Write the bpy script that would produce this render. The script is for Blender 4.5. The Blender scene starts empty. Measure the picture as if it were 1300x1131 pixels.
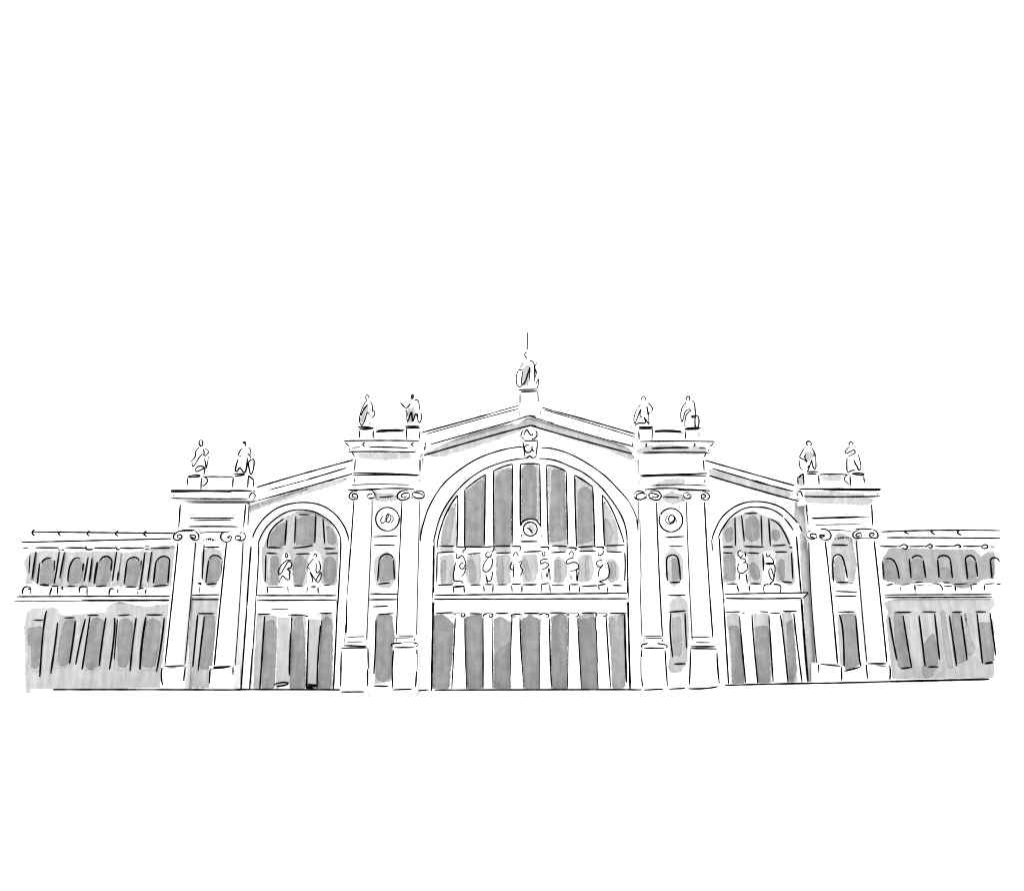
import bpy, math, random
from mathutils import Vector, noise
from mathutils.geometry import tessellate_polygon
from mathutils.bvhtree import BVHTree
random.seed(4)
C = bpy.context.scene.collection
# ---------------------------------------------------------------- camera
F = 900.0; PITCH = math.radians(13.0); D = 90.0
cp, sp = math.cos(PITCH), math.sin(PITCH)
def ray(px, py):
    xc = (px-650)/F; yc = (565.5-py)/F
    return Vector((xc, cp-yc*sp, sp+yc*cp))
_d = ray(650, 879.5)
H = -_d.z/_d.y*(D+0.6)
CAM = Vector((0, -D, H))
def P(px, py, Y):
    d = ray(px, py); t = (Y+D)/d.y
    return CAM + d*t
PX = 1/F*D/cp            # about one drawing unit in metres at the facade
CR = {'A':(10,650,4.7136),'B':(200,540,7.07),'C':(200,660,4.914),'D':(300,570,5.656),'E':(300,690,5.656),
      'F':(420,490,7.07),'G':(420,610,4.04),'H':(530,410,5.953),'I':(660,410,5.95),'J':(530,560,5.14),
      'K':(660,560,5.144),'L':(530,740,7.54),'M':(660,740,7.54),'N':(790,490,7.07),'O':(790,610,4.04),
      'V':(880,570,5.656),'Q':(880,690,5.656),'R':(1000,540,7.07),'S':(1000,660,4.914),'T':(1100,650,4.7125),
      '0':(0,0,1)}
def pts(s, crop):
    x0, y0, k = CR[crop]
    return [(x0+float(a)/k, y0+float(b)/k) for a, b in (q.split(',') for q in s.split())]

# ---------------------------------------------------------------- materials
def mat(name, col, rough=0.85, spec=0.2, nz=0.04, scale=1.5, fade=False, bump=0.0):
    m = bpy.data.materials.new(name); m.use_nodes = True; n = m.node_tree.nodes; l = m.node_tree.links
    b = n['Principled BSDF']; b.inputs['Roughness'].default_value = rough
    b.inputs['Specular IOR Level'].default_value = spec
    tc = n.new('ShaderNodeTexCoord')
    t = n.new('ShaderNodeTexNoise'); t.inputs['Scale'].default_value = scale; t.inputs['Detail'].default_value = 6
    l.new(tc.outputs['Object'], t.inputs['Vector'])
    g = n.new('ShaderNodeTexNoise'); g.inputs['Scale'].default_value = scale*9; g.inputs['Detail'].default_value = 3
    l.new(tc.outputs['Object'], g.inputs['Vector'])
    ad = n.new('ShaderNodeMath'); ad.operation = 'MULTIPLY_ADD'; ad.inputs[1].default_value = 0.7
    l.new(g.outputs['Fac'], ad.inputs[0]); l.new(t.outputs['Fac'], ad.inputs[2])
    r = n.new('ShaderNodeMapRange'); r.inputs['From Min'].default_value = 0.55; r.inputs['From Max'].default_value = 1.15
    r.inputs['To Min'].default_value = col-nz; r.inputs['To Max'].default_value = col+nz
    l.new(ad.outputs[0], r.inputs['Value'])
    if fade:
        mp = n.new('ShaderNodeMapping'); mp.inputs['Scale'].default_value = (1.6, 1.6, 0.22)
        st = n.new('ShaderNodeTexNoise'); st.inputs['Scale'].default_value = 1.1; st.inputs['Detail'].default_value = 4
        l.new(tc.outputs['Object'], mp.inputs['Vector']); l.new(mp.outputs['Vector'], st.inputs['Vector'])
        sr = n.new('ShaderNodeMapRange'); sr.inputs['From Min'].default_value = 0.3; sr.inputs['From Max'].default_value = 0.7
        sr.inputs['To Min'].default_value = 0.86; sr.inputs['To Max'].default_value = 1.17
        l.new(st.outputs['Fac'], sr.inputs['Value'])
        mu = n.new('ShaderNodeMath'); mu.operation = 'MULTIPLY'
        l.new(r.outputs['Result'], mu.inputs[0]); l.new(sr.outputs['Result'], mu.inputs[1]); r = mu
    cb = n.new('ShaderNodeCombineColor')
    for i in range(3): l.new(r.outputs[0], cb.inputs[i])
    l.new(cb.outputs['Color'], b.inputs['Base Color'])
    if bump:
        bp = n.new('ShaderNodeBump'); bp.inputs['Strength'].default_value = bump; bp.inputs['Distance'].default_value = 0.02
        l.new(t.outputs['Fac'], bp.inputs['Height']); l.new(bp.outputs['Normal'], b.inputs['Normal'])
    if fade:      # a wash of tint that thins out at its brushed edge
        at = n.new('ShaderNodeAttribute'); at.attribute_name = 'edge'
        t2 = n.new('ShaderNodeTexNoise'); t2.inputs['Scale'].default_value = 3.5; t2.inputs['Detail'].default_value = 5
        l.new(tc.outputs['Object'], t2.inputs['Vector'])
        s = n.new('ShaderNodeMath'); s.operation = 'ADD'; l.new(at.outputs['Fac'], s.inputs[0]); l.new(t2.outputs['Fac'], s.inputs[1])
        q = n.new('ShaderNodeMapRange'); q.interpolation_type = 'SMOOTHSTEP'
        q.inputs['From Min'].default_value = 0.5; q.inputs['From Max'].default_value = 1.25
        l.new(s.outputs[0], q.inputs['Value']); l.new(q.outputs['Result'], b.inputs['Alpha'])
    return m
STONE = mat('white_stone', 0.80, nz=0.02, bump=0.1)
INK = mat('black_ink_line', 0.002, rough=1.0, spec=0.0, nz=0.0005)
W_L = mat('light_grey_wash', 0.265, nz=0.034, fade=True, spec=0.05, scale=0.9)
W_M = mat('middle_grey_wash', 0.195, nz=0.03, fade=True, spec=0.05, scale=0.9)
W_D = mat('dark_grey_wash', 0.15, nz=0.03, fade=True, spec=0.05, scale=0.9)
W_G = mat('grey_wash_on_statue', 0.25, nz=0.02, spec=0.05)
MATS = [STONE, INK, W_L, W_M, W_D, W_G]
TONE = {'l':2, 'm':3, 'd':4}

# ---------------------------------------------------------------- mesh collector
class MB:
    def __init__(s): s.v=[]; s.f=[]; s.m=[]; s.e=[]
    def add(s, vs, fs, mi=0, e=1.0):
        b=len(s.v); s.v += [Vector(v) for v in vs]
        s.e += (e if isinstance(e, list) else [e]*len(vs))
        for f in fs: s.f.append([b+i for i in f]); s.m.append(mi)
    def prism(s, loops, Yf, depth, mi=0):
        """loops: world (x,z) loops, first the outline, then holes"""
        flat=[]; L3=[]
        for lp in loops:
            L3.append([Vector((x,z,0)) for x,z in lp]); flat += lp
        tris = tessellate_polygon(L3); n=len(flat)
        vs=[(x,Yf,z) for x,z in flat]+[(x,Yf+depth,z) for x,z in flat]
        fs=[list(t) for t in tris]+[[i+n for i in reversed(t)] for t in tris]
        b=0
        for lp in loops:
            k=len(lp)
            for i in range(k):
                j=(i+1)%k; fs.append([b+i,b+j,b+j+n,b+i+n])
            b+=k
        s.add(vs,fs,mi)
    def slab(s, poly, Yf, depth, holes=(), mi=0):
        lp=[[(P(x,y,Yf).x,P(x,y,Yf).z) for x,y in q] for q in [poly]+list(holes)]
        s.prism(lp,Yf,depth,mi)
    def box(s, x0,x1,Y0,Y1,z0,z1,mi=0):
        s.prism([[(x0,z0),(x1,z0),(x1,z1),(x0,z1)]],Y0,Y1-Y0,mi)
    def rings(s, rs, mi=0):
        n=len(rs[0]); vs=[p for r in rs for p in r]; fs=[]
        for k in range(len(rs)-1):
            for i in range(n):
                j=(i+1)%n; fs.append([k*n+i,k*n+j,(k+1)*n+j,(k+1)*n+i])
        fs.append(list(range(n))[::-1]); fs.append([(len(rs)-1)*n+i for i in range(n)])
        s.add(vs,fs,mi)
    def bvh(s):
        return BVHTree.FromPolygons([tuple(v) for v in s.v],s.f) if s.f else None

def catmull(p, step=0.9):
    if len(p)<3:
        a,b=Vector(p[0]),Vector(p[1]); n=max(2,int((b-a).length/4))
        return [tuple(a.lerp(b,i/n)) for i in range(n+1)]
    out=[]; q=[Vector(a) for a in p]
    q=[q[0]*3-q[1]*3+q[2]]+q+[q[-1]*3-q[-2]*3+q[-3]]
    for i in range(1,len(q)-2):
        p0,p1,p2,p3=q[i-1:i+3]; n=max(2,int((p2-p1).length/step))
        d=(p2-p1).length
        m1=(p2-p0).normalized()*d*min(1,(p2-p0).length/(d+1e-6)/1.6); m2=(p3-p1).normalized()*d*min(1,(p3-p1).length/(d+1e-6)/1.6)
        for k in range(n):
            t=k/n; t2=t*t; t3=t2*t
            out.append(tuple(p1*(2*t3-3*t2+1)+m1*(t3-2*t2+t)+p2*(3*t2-2*t3)+m2*(t3-t2)))
    out.append(tuple(q[-2])); return out

def stroke(mb, bvh, p, Y, w=1.5, taper=0.45, lift=0.08, near=False):
    """a raised line of ink lying on the surface of its part"""
    p=catmull(p); n=len(p); P3=[]
    for x,y in p:
        d=ray(x,y).normalized(); h=None
        if bvh: h=bvh.ray_cast(CAM,d,400)[0]
        if h is None:
            h=P(x,y,Y)
            if bvh and near:
                g=bvh.find_nearest(h,0.25)[0]
                if g is not None: h=Vector((g.x,min(g.y,Y),g.z))
        P3.append(h-d*lift)
    vs=[]; fs=[]; tot=max(1,n-1); sd=random.uniform(0,99)
    L=[0.0]
    for a,b in zip(p,p[1:]): L.append(L[-1]+math.dist(a,b))
    for i in range(n):
        a=P3[max(0,i-1)]; b=P3[min(n-1,i+1)]; t=b-a; t.y=0
        if t.length<1e-6: t=Vector((1,0,0))
        t.normalize(); nn=Vector((-t.z,0,t.x))
        e=min(L[i],L[-1]-L[i]); tl=min(9.0,L[-1]*0.3)+1e-6
        k=taper+(1-taper)*min(1,e/tl)
        wob=0.9+0.35*noise.noise(Vector((L[i]*0.07,sd,0)))
        hw=(w*1.1*k*wob+0.47*min(1,0.6+e/3))*0.5*PX*(P3[i].y+D)/D
        c=P3[i]
        for sgn,dy in ((1,0.04),(1,-0.012),(-1,-0.012),(-1,0.04)):
            vs.append(c+nn*hw*sgn+Vector((0,dy,0)))
    for i in range(n-1):
        for k in range(4):
            j=(k+1)%4; fs.append([4*i+k,4*i+j,4*i+4+j,4*i+4+k])
    fs.append([3,2,1,0]); fs.append([4*(n-1)+k for k in range(4)])
    mb.add(vs,fs,1)

def area(p): return sum(a[0]*b[1]-b[0]*a[1] for a,b in zip(p,p[1:]+p[:1]))/2
def wash(mb, p, Y, mi, lift, soft=3.0):
    """a patch of wash with a brushed, uneven edge"""
    q=p+p[:1]; r=[]
    for a,b in zip(q,q[1:]):
        n=max(1,int(math.dist(a,b)/1.5))
        for k in range(n): r.append((a[0]+(b[0]-a[0])*k/n,a[1]+(b[1]-a[1])*k/n))
    for _ in range(3):
        r=[((r[i-1][0]+2*r[i][0]+r[(i+1)%len(r)][0])/4,(r[i-1][1]+2*r[i][1]+r[(i+1)%len(r)][1])/4) for i in range(len(r))]
    if area(r)<0: r=r[::-1]
    n=len(r); out=[]; inn=[]; sd=random.uniform(0,50)
    for i in range(n):
        a=r[i-1]; b=r[(i+1)%n]; t=Vector((b[0]-a[0],b[1]-a[1]))
        if t.length<1e-6: t=Vector((1,0))
        t.normalize(); nn=Vector((-t.y,t.x))       # inwards for positive area
        j=0.7*noise.noise(Vector((r[i][0]*0.35,r[i][1]*0.35,sd)))
        o=Vector(r[i])+nn*(j-1.6); out.append(o); inn.append(o+nn*soft)
    yy=Y-lift
    vs=[P(a.x,a.y,yy) for a in out]+[P(a.x,a.y,yy) for a in inn]
    fs=[[i,(i+1)%n,n+(i+1)%n,n+i] for i in range(n)]
    tr=tessellate_polygon([[Vector((a.x,a.y,0)) for a in inn]])
    fs+=[[n+i for i in t] for t in tr]
    mb.add(vs,fs,mi,[0.0]*n+[1.0]*n)

def link(name, mb, parent=None, smooth=False):
    me=bpy.data.meshes.new(name); me.from_pydata([tuple(v) for v in mb.v],[],mb.f)
    for m in MATS: me.materials.append(m)
    me.polygons.foreach_set('material_index',mb.m)
    at=me.attributes.new('edge','FLOAT','POINT'); at.data.foreach_set('value',mb.e)
    if smooth: me.polygons.foreach_set('use_smooth',[True]*len(me.polygons))
    me.update()
    o=bpy.data.objects.new(name,me); C.objects.link(o)
    if parent: o.parent=parent
    return o

def part(name, parent, Y, crop, slabs=(), ink=(), washes=(), mb=None, depth=0.3, holes=(), near=False):
    """slabs: outlines, ink: lines ('~' thin, '!' thick, 'crop:' prefix), washes: (tone, outline)"""
    mb=mb or MB()
    def rd(s):
        cr=crop
        if s[1]==':': cr=s[0]; s=s[2:]
        return pts(s,cr)
    for s in slabs:
        y,d=Y,depth
        if isinstance(s,tuple): s,y,d=s
        mb.slab(rd(s),y,d,[rd(h) if isinstance(h,str) else h for h in holes])
    b=mb.bvh()
    for k,(t,s) in enumerate(washes):
        wash(mb,rd(s),Y,TONE[t],0.012+0.005*(k+1) if t!='d' else 0.03+0.001*k)
    for s in ink:
        w=1.4; tp=0.62
        if s[0]=='~': w=0.85; s=s[1:]
        elif s[0]=='!': w=2.0; s=s[1:]
        if s[0]=='=': tp=1.0; s=s[1:]
        stroke(mb,b,rd(s),Y,w,tp,0.08,near)
    return link(name,mb,parent)

def circ(cx,cy,r,a0=0,a1=360,n=22,ry=None):
    ry=ry or r
    return ' '.join('%.2f,%.2f'%(cx+r*math.cos(math.radians(a0+(a1-a0)*i/n)),cy+ry*math.sin(math.radians(a0+(a1-a0)*i/n))) for i in range(n+(0 if a1-a0==360 else 1)))
def ring(cx,cy,r,ry=None): return circ(cx,cy,r,-80,283,26,ry)
def shaft(mb, crop, top, bot, Yc, seg=28):
    """round column: top and bottom given as 'left,right,y'"""
    x0,y0,k=CR[crop]; rs=[]
    (a,b,c),(d,e,f)=top,bot
    N=6
    for i in range(N+1):
        t=i/N
        l=d+(a-d)*t; r=e+(b-e)*t; y=f+(c-f)*t
        pl=P(x0+l/k,y0+y/k,Yc); pr=P(x0+r/k,y0+y/k,Yc)
        R=(pr.x-pl.x)/2; cx=(pl.x+pr.x)/2; z=(pl.z+pr.z)/2
        se=lambda c: math.copysign(abs(c)**0.4,c)
        rs.append([Vector((cx+R*se(math.cos(u*2*math.pi/seg)),Yc+0.7*R*se(math.sin(u*2*math.pi/seg)),z)) for u in range(seg)])
    mb.rings(rs)

# ---------------------------------------------------------------- setting
def tag(o,label=None,cat=None,group=None,kind=None):
    for k,v in (('label',label),('category',cat),('group',group),('kind',kind)):
        if v: o[k]=v
gm=mat('white_paving',0.82,nz=0.02,scale=0.05,bump=0.05)
mb=MB(); mb.box(-4000,4000,-400,6000,-1,0)
g=link('ground',mb); g.data.materials.clear(); g.data.materials.append(gm); tag(g,kind='structure')

station=bpy.data.objects.new('railway_station',None); C.objects.link(station); station.location=(0,0,0)
tag(station,'long white stone station facade with a huge arched window, four column towers and low wings','station building')

def tree_part(name,**k): return part(name,station,**k)

# ================================================================ central bay
A2='J:104,1131 103,900 106,700 112,620 150,490 220,370 320,260 430,185 560,135 640,118 700,113'
A2R='K:125,113 230,125 330,165 430,215 530,300 610,400 665,490 692,570 700,650 703,800 708,1131'
def arcpts(s): return catmull(pts(s[2:],s[0]),6)
opening=pts('160,1040 152,300 160,0','L')[:1]+arcpts(A2)+arcpts(A2R)+pts('1040,1040','M')
opening[0]=(549,884); opening[-1]=(799,884)
central=part('central_bay',station,0.0,'J',
  slabs=['0:490,885 500,588 539,577 673,538 806,576 845,588 860,885'],holes=[opening],depth=1.2,
  ink=['!'+'J:108,660 106,700 103,900 100,1131','K:700,650 703,800 708,1131',
       '!L:150,0 148,300 140,700 135,1030','!M:1033,0 1038,300 1048,700 1055,1015','M:1158,0 1165,300 1170,500',
       '~L:10,1028 100,1020','M:1065,1020 1120,1019'])
mb=MB()
zt=P(673,535,0).z; zs=P(539,574,0).z
xl=P(539,574,0).x; xr=P(806,574,0).x; xm=P(673,535,0).x
mb.prism([[(xl+.5,0),(xr-.5,0),(xr-.5,zs-.6),(xm,zt-.6),(xl+.5,zs-.6)]],1.21,70)
link('hall',mb,station)
part('archivolt',central,-0.10,'J',depth=0.09,
  slabs=[],mb=(lambda m:(m.slab(catmull(pts('20,648 30,570 75,430 160,290 270,190 400,110 540,60 640,40 690,38','J')+pts('115,43 220,50 330,85 450,150 560,230 640,310 710,390 755,480 772,580','K'),5)
      +list(reversed(arcpts('J:107,680 112,620 150,490 220,370 320,260 430,185 560,135 640,118 700,113')+arcpts('K:125,113 230,125 330,165 430,215 530,300 610,400 665,490 692,570 700,640'))),-0.10,0.09),m)[1])(MB()),
  ink=['J:20,648 30,570 75,430 160,290 270,190 400,110 540,60 640,40 686,38',
       'K:140,43 220,50 330,85 450,150 560,230 640,310 710,390','~K:710,390 755,480 772,540','K:762,510 772,580',
       'J:108,660 112,620 150,490 220,370 320,260 430,185 560,135 640,118 695,113',
       'K:125,113 230,125 330,165 430,215 530,300 610,400 665,490 692,570 700,650'])
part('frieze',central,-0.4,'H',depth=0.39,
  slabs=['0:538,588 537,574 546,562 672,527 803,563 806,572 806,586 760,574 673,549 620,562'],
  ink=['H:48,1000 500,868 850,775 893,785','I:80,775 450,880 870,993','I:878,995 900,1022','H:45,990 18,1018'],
  washes=[('l','H:60,985 200,920 400,840 600,780 770,765 830,720 893,735 893,770 850,775 760,820 560,895 350,960 180,1010 110,1010'),  # washes paint the shade below the raking cornice into the frieze colour
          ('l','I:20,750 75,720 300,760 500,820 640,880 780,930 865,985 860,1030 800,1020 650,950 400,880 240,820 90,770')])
part('raking_cornice',central,-0.9,'H',depth=1.9,
  slabs=['0:534,549 660,513.5 685,514 807,551 807,568 672,528.5 546,564.5 534,568'],
  ink=['H:30,828 400,727 560,682','~H:560,682 775,620','~H:70,838 400,745 760,648','H:98,917 722,740','~H:722,740 845,703 893,715',
       '~I:160,635 260,665','I:260,665 500,730 870,837','~I:185,655 500,748 870,860','~I:70,703 200,742','I:200,742 500,835 855,930','~I:850,905 857,935',
       'H:18,815 12,870','~H:62,900 50,965','~I:862,955 866,975'])
part('pedestal',central,-1.1,'H',depth=2.2,
  slabs=['0:659,494.5 683,494.5 684,528 673,526 660,528'],
  ink=['H:765,506 893,500','H:785,520 893,516','I:5,505 125,500','I:5,518 132,515','H:775,530 775,620','~H:767,655 768,705','I:135,520 140,595','~I:152,655 155,690'])
part('keystone',central,-0.8,'I',depth=0.78,
  slabs=['20,886 134,886 124,1005 100,1020 75,1008 45,1022 30,1008','20,800 45,795 105,798 130,815 133,850 118,870 90,883 50,883 20,872 5,840'],
  ink=['20,890 132,888','22,893 38,1005','135,890 122,1005','30,1005 45,1020 75,1005 100,1018 122,1003',
       '72,920 45,925 35,950 55,978 85,965 92,925','92,925 94,955 108,968',
       '28,810 10,835 15,865 35,872','28,850 45,812 56,808 75,840 92,848 98,830','118,810 130,840 118,865 90,875'])
YW=0.4
infill=MB()
inner=[(549.5,885)]+arcpts('J:100,1131 100,900 103,700 109,620 147,490 217,370 317,257 430,181 560,131 640,114 700,109')+arcpts('K:125,109 230,121 330,161 430,211 533,297 613,397 668,487 696,567 704,650 708,800 714,1131')+[(799.5,885)]
frame=part('window_frame',central,YW,'J',mb=(infill.slab(inner,YW,0.5),infill)[1],
  washes=[('l','500,692 612,690 610,722 512,725'),('l','K:245,692 310,690 308,712 255,714'),('l','K:390,697 480,697 480,712 390,712'),('l','K:560,690 640,690 645,715 560,715'),('l','145,692 235,692 232,718 150,718')],
  ink=['250,688 305,690','305,690 315,700 297,716 300,730','430,692 500,685','500,688 494,712 482,720','612,685 668,686 675,692 666,716',
       'K:132,692 180,690 190,695 183,710','K:310,695 350,695 370,700 357,712','K:500,692 545,692 540,706',
       '130,727 245,720','325,735 412,730','512,731 610,727','695,722 771,719','K:25,722 140,718','K:202,727 300,721','K:385,719 495,716','K:565,720 668,725',
       '128,728 125,918','K:684,728 688,800 684,912',
       '133,938 235,935','345,938 412,936','518,935 585,935','700,936 771,936','K:20,936 112,934','K:208,938 290,937','K:405,947 515,941','K:605,940 670,942'])
def pane(parent,Y,crop,shape,ink,washes,name='window_pane'):
    return part(name,parent,Y,crop,slabs=[shape],ink=ink,washes=washes,depth=0.03)
YP=YW-0.035
pane(central,YP,'J','126,690 140,610 175,500 215,420 262,350 264,500 260,690',['128,698 140,610 175,500 215,420 262,352','262,352 262,500 257,685','140,683 240,685'],
  [('l','150,680 165,560 215,440 250,400 250,680'),('m','160,680 175,560 215,440 240,440 225,560 205,670')])
pane(central,YP,'J','306,315 375,262 445,213 442,450 438,690 304,690',['312,312 375,262 445,215','308,315 308,500 305,690','443,215 440,450 436,683','305,688 436,690'],
  [('l','315,320 440,225 432,688 312,688'),('d','320,332 420,250 435,270 428,680 315,684')])
pane(central,YP,'J','493,195 555,168 622,148 620,685 498,685',['495,195 555,168 620,150','495,195 498,685','620,150 618,675','500,683 605,683'],
  [('l','500,200 600,170 612,170 608,680 504,680'),('d','512,240 560,190 612,182 608,680 508,680')])
pane(central,YP,'K','2,150 80,146 132,152 137,560 105,515 60,506 20,522 4,550',['!3,150 3,550','3,150 80,147 132,153','130,153 136,560'],
  [('l','15,165 60,150 122,165 126,520 108,505 70,503 15,540'),('d','20,175 60,158 104,172 105,500 70,500 15,535')])
pane(central,YP,'K','174,155 240,166 302,198 308,450 315,685 188,685',['175,155 178,400 186,678','175,157 240,168 300,198','303,200 308,450 314,678','208,682 310,685'],
  [('l','185,170 290,180 300,500 308,675 195,675'),('d','212,190 290,188 298,640 205,660 195,600')])
pane(central,YP,'K','356,220 410,250 477,297 485,500 490,692 370,692',['358,220 362,450 370,688','358,222 410,252 476,297','476,300 484,500 489,690','380,692 488,686 500,690'],
  [('l','365,240 400,235 460,285 472,310 480,680 372,685'),('d','385,320 430,295 465,325 472,650 380,672')])
pane(central,YP,'K','537,350 590,423 642,540 684,680 553,684',['538,348 545,520 553,683','538,352 590,425 640,540 680,662','553,682 684,678'],
  [('l','548,390 600,470 635,560 645,670 555,675'),('m','555,500 590,540 605,600 595,660 560,665')])
for cr,sh,a,b in [('J','140,738 240,732 240,928 140,928','150,750 235,740 238,925 185,935 150,930','155,790 180,770 185,910 160,925'),
  ('J','322,745 415,740 415,928 322,928','325,745 410,740 412,925 350,930 325,925','332,770 365,780 383,860 370,925 347,920'),
  ('J','508,742 608,738 608,926 508,926','515,745 605,740 606,925 520,925','522,750 555,745 560,920 545,925 518,910'),
  ('K','12,735 122,730 125,925 12,926','15,745 110,738 118,850 90,920 25,922','27,765 45,772 70,895 60,915 42,905'),
  ('K','215,740 312,735 312,928 215,928','222,770 255,752 300,790 308,860 280,922 222,925','232,775 265,775 262,920 235,920'),
  ('K','385,735 488,730 488,928 385,930','385,760 420,738 470,745 482,850 460,915 390,920','428,750 445,750 450,905 430,910'),
  ('K','562,738 672,735 672,928 562,930','570,780 610,765 650,830 645,900 600,925 565,900','595,785 620,792 628,850 615,895 595,895')]:
    pane(central,YP,cr,sh,[],[('l',a),('m',b)])
# balcony and ground-floor arcade
part('balcony',central,-0.6,'L',depth=1.0,
  slabs=['0:550,752 797,752 798,764 549,764'],
  ink=['165,117 600,110 1131,104','160,155 600,152 1131,152','M:0,105 600,100 1030,95','M:0,152 500,150 1030,149'])
part('lintel',central,0.12,'L',depth=0.28,slabs=['0:550,763 798,763 798,778 550,778'],
  ink=['175,288 345,281','497,290 620,294','750,289 868,287','1020,288 1131,286','M:40,288 185,288','M:285,283 450,285','M:590,286 735,283','M:862,287 1018,289'],)
for cr,t in [('J','!232,950 306,944|234,950 238,995|303,945 306,992'),('J','440,934 492,934|432,940 435,985|494,938 490,985'),
   ('J','615,932 675,932|614,938 618,985|682,938 680,985'),('K','140,933 190,927|142,935 144,987|195,935 198,990'),
   ('K','325,935 385,935|323,938 327,985|392,945 389,985'),('K','512,940 560,932|515,940 518,972|575,950 572,985')]:
    ss=t.split('|'); xa=float(ss[1].split(',')[0]); xb=float(ss[2].split(',')[0])
    part('pedestal',central,-0.5,cr,depth=0.8,slabs=['%f,%f %f,%f %f,%f %f,%f'%(xa-3,933,xb+3,933,xb+3,996,xa-3,996)],ink=ss)
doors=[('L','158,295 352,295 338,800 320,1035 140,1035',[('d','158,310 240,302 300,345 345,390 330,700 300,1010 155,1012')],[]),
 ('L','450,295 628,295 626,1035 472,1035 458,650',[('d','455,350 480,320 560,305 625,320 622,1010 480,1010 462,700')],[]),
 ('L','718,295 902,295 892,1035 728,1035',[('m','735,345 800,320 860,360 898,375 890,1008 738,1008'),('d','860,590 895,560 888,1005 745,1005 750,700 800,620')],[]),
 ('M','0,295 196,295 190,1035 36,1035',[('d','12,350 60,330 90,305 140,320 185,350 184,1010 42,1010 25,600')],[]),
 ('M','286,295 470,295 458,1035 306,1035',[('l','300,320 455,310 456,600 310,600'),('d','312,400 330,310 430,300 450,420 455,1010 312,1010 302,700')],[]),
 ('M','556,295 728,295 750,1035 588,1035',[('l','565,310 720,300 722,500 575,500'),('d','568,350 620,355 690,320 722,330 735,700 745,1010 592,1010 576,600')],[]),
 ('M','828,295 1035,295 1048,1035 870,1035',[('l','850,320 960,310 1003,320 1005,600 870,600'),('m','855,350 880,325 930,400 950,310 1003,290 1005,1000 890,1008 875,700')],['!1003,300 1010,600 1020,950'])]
for cr,sh,wa,ik in doors:
    part('doorway',central,YW-0.035,cr,slabs=[sh],washes=wa,ink=ik,depth=0.05)
cols=[('L',(362,448,325),(330,470,1030),['343,328 347,303 400,283 440,290 455,305 435,322 415,308 430,292','362,335 350,600 330,1025','448,335 455,650 468,1025']),
 ('L',(630,710,325),(626,722,1030),['628,328 640,300 690,290 722,305 705,325 685,318 690,303','630,330 628,1015','710,340 722,1005']),
 ('L',(903,980,325),(888,1012,1030),['905,320 895,308 950,296 1000,305 1005,322 985,328','~905,320 950,320','903,320 895,600 890,1005','980,335 990,600 1012,1000']),
 ('M',(198,283,325),(190,303,1030),['185,328 178,312 215,292 265,298 278,315 268,328 255,320','198,335 195,600 190,1015','283,345 290,700 303,1010']),
 ('M',(470,553,325),(460,585,1030),['470,312 457,300 500,285 550,288 565,300 545,320 530,318','470,312 460,1015','553,335 585,1010']),
 ('M',(728,826,325),(752,868,1030),['740,310 725,300 770,285 830,290 832,302 815,315 790,308','728,300 735,600 752,1010','825,320 845,650 868,1000'])]
for cr,tp,bt,ik in cols:
    m=MB(); shaft(m,cr,tp,bt,-0.05+0.0)
    m.slab(pts('%f,%f %f,%f %f,%f %f,%f'%(tp[0]-14,292,tp[1]+14,292,tp[1]+10,328,tp[0]-10,328),cr),-0.62,1.0)
    part('column',central,-0.3,cr,mb=m,ink=ik,near=True)
part('base_course',station,-1.0,'L',depth=0.35,mb=(lambda m:(m.box(P(549,876,-1).x,P(799,876,-1).x,-1.0,-0.62,0,P(600,874.5,-1).z),m)[1])(MB()),
  ink=['160,1022 600,1021 1131,1020','M:0,1020 500,1019 1050,1018'])
# clock
clock=part('clock',station,-0.1,'K',depth=0.45,
  slabs=['4,655 4,560 12,540 30,518 60,507 80,507 105,514 128,540 138,560 138,655'],
  ink=['8,555 20,525 60,508 105,515 130,545 136,560','5,653 115,653','J:670,655 771,653','~J:672,590 685,635','~137,600 140,628'])
part('clock_face',clock,-0.18,'K',depth=0.07,slabs=[circ(68,573,46)],ink=['='+ring(68,573,45)],
  washes=[('l','55,545 75,540 95,560 98,590 70,600 60,570')])
part('clock_hand',clock,-0.22,'K',depth=0.03,slabs=['44,560 46,556 78,581 75,586'],ink=['45,562 76,583'])
part('clock_hand',clock,-0.24,'K',depth=0.03,slabs=['63,576 67,573 86,601 82,604'],ink=['65,575 83,602'])

# ================================================================ towers
def world_box(m,pxl,pxr,pyt,Yf,dp,pyb=None):
    a=P(pxl,pyt,Yf); b=P(pxr,pyt,Yf); z0=0 if pyb is None else P(pxl,pyb,Yf).z
    m.box(a.x,b.x,Yf,Yf+dp,z0,a.z)
def tower(name,xl,xr,ytop,inks,washes,bodyY=-1.0,depth=9,crop='F'):
    m=MB(); world_box(m,xl,xr,ytop,bodyY,depth)
    return part(name,station,bodyY,crop,mb=m,ink=inks,washes=washes)
def column(par,cr,top,bot,Yc,ink,name='column',stain=None):
    m=MB(); shaft(m,cr,top,bot,Yc)
    if stain: wash(m,pts(stain,cr),Yc-0.58,2,0.02)
    return part(name,par,Yc-0.35,cr,mb=m,ink=ink,near=True)
def volutes(par,cr,Y,slab,ink,discs):
    m=MB(); m.slab(pts(slab,cr),Y,1.3)
    for cx,cy,r in discs: m.slab(pts(circ(cx,cy,r),cr),Y-0.12,0.5)
    return part('capital',par,Y-0.12,cr,mb=m,ink=ink)

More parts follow.
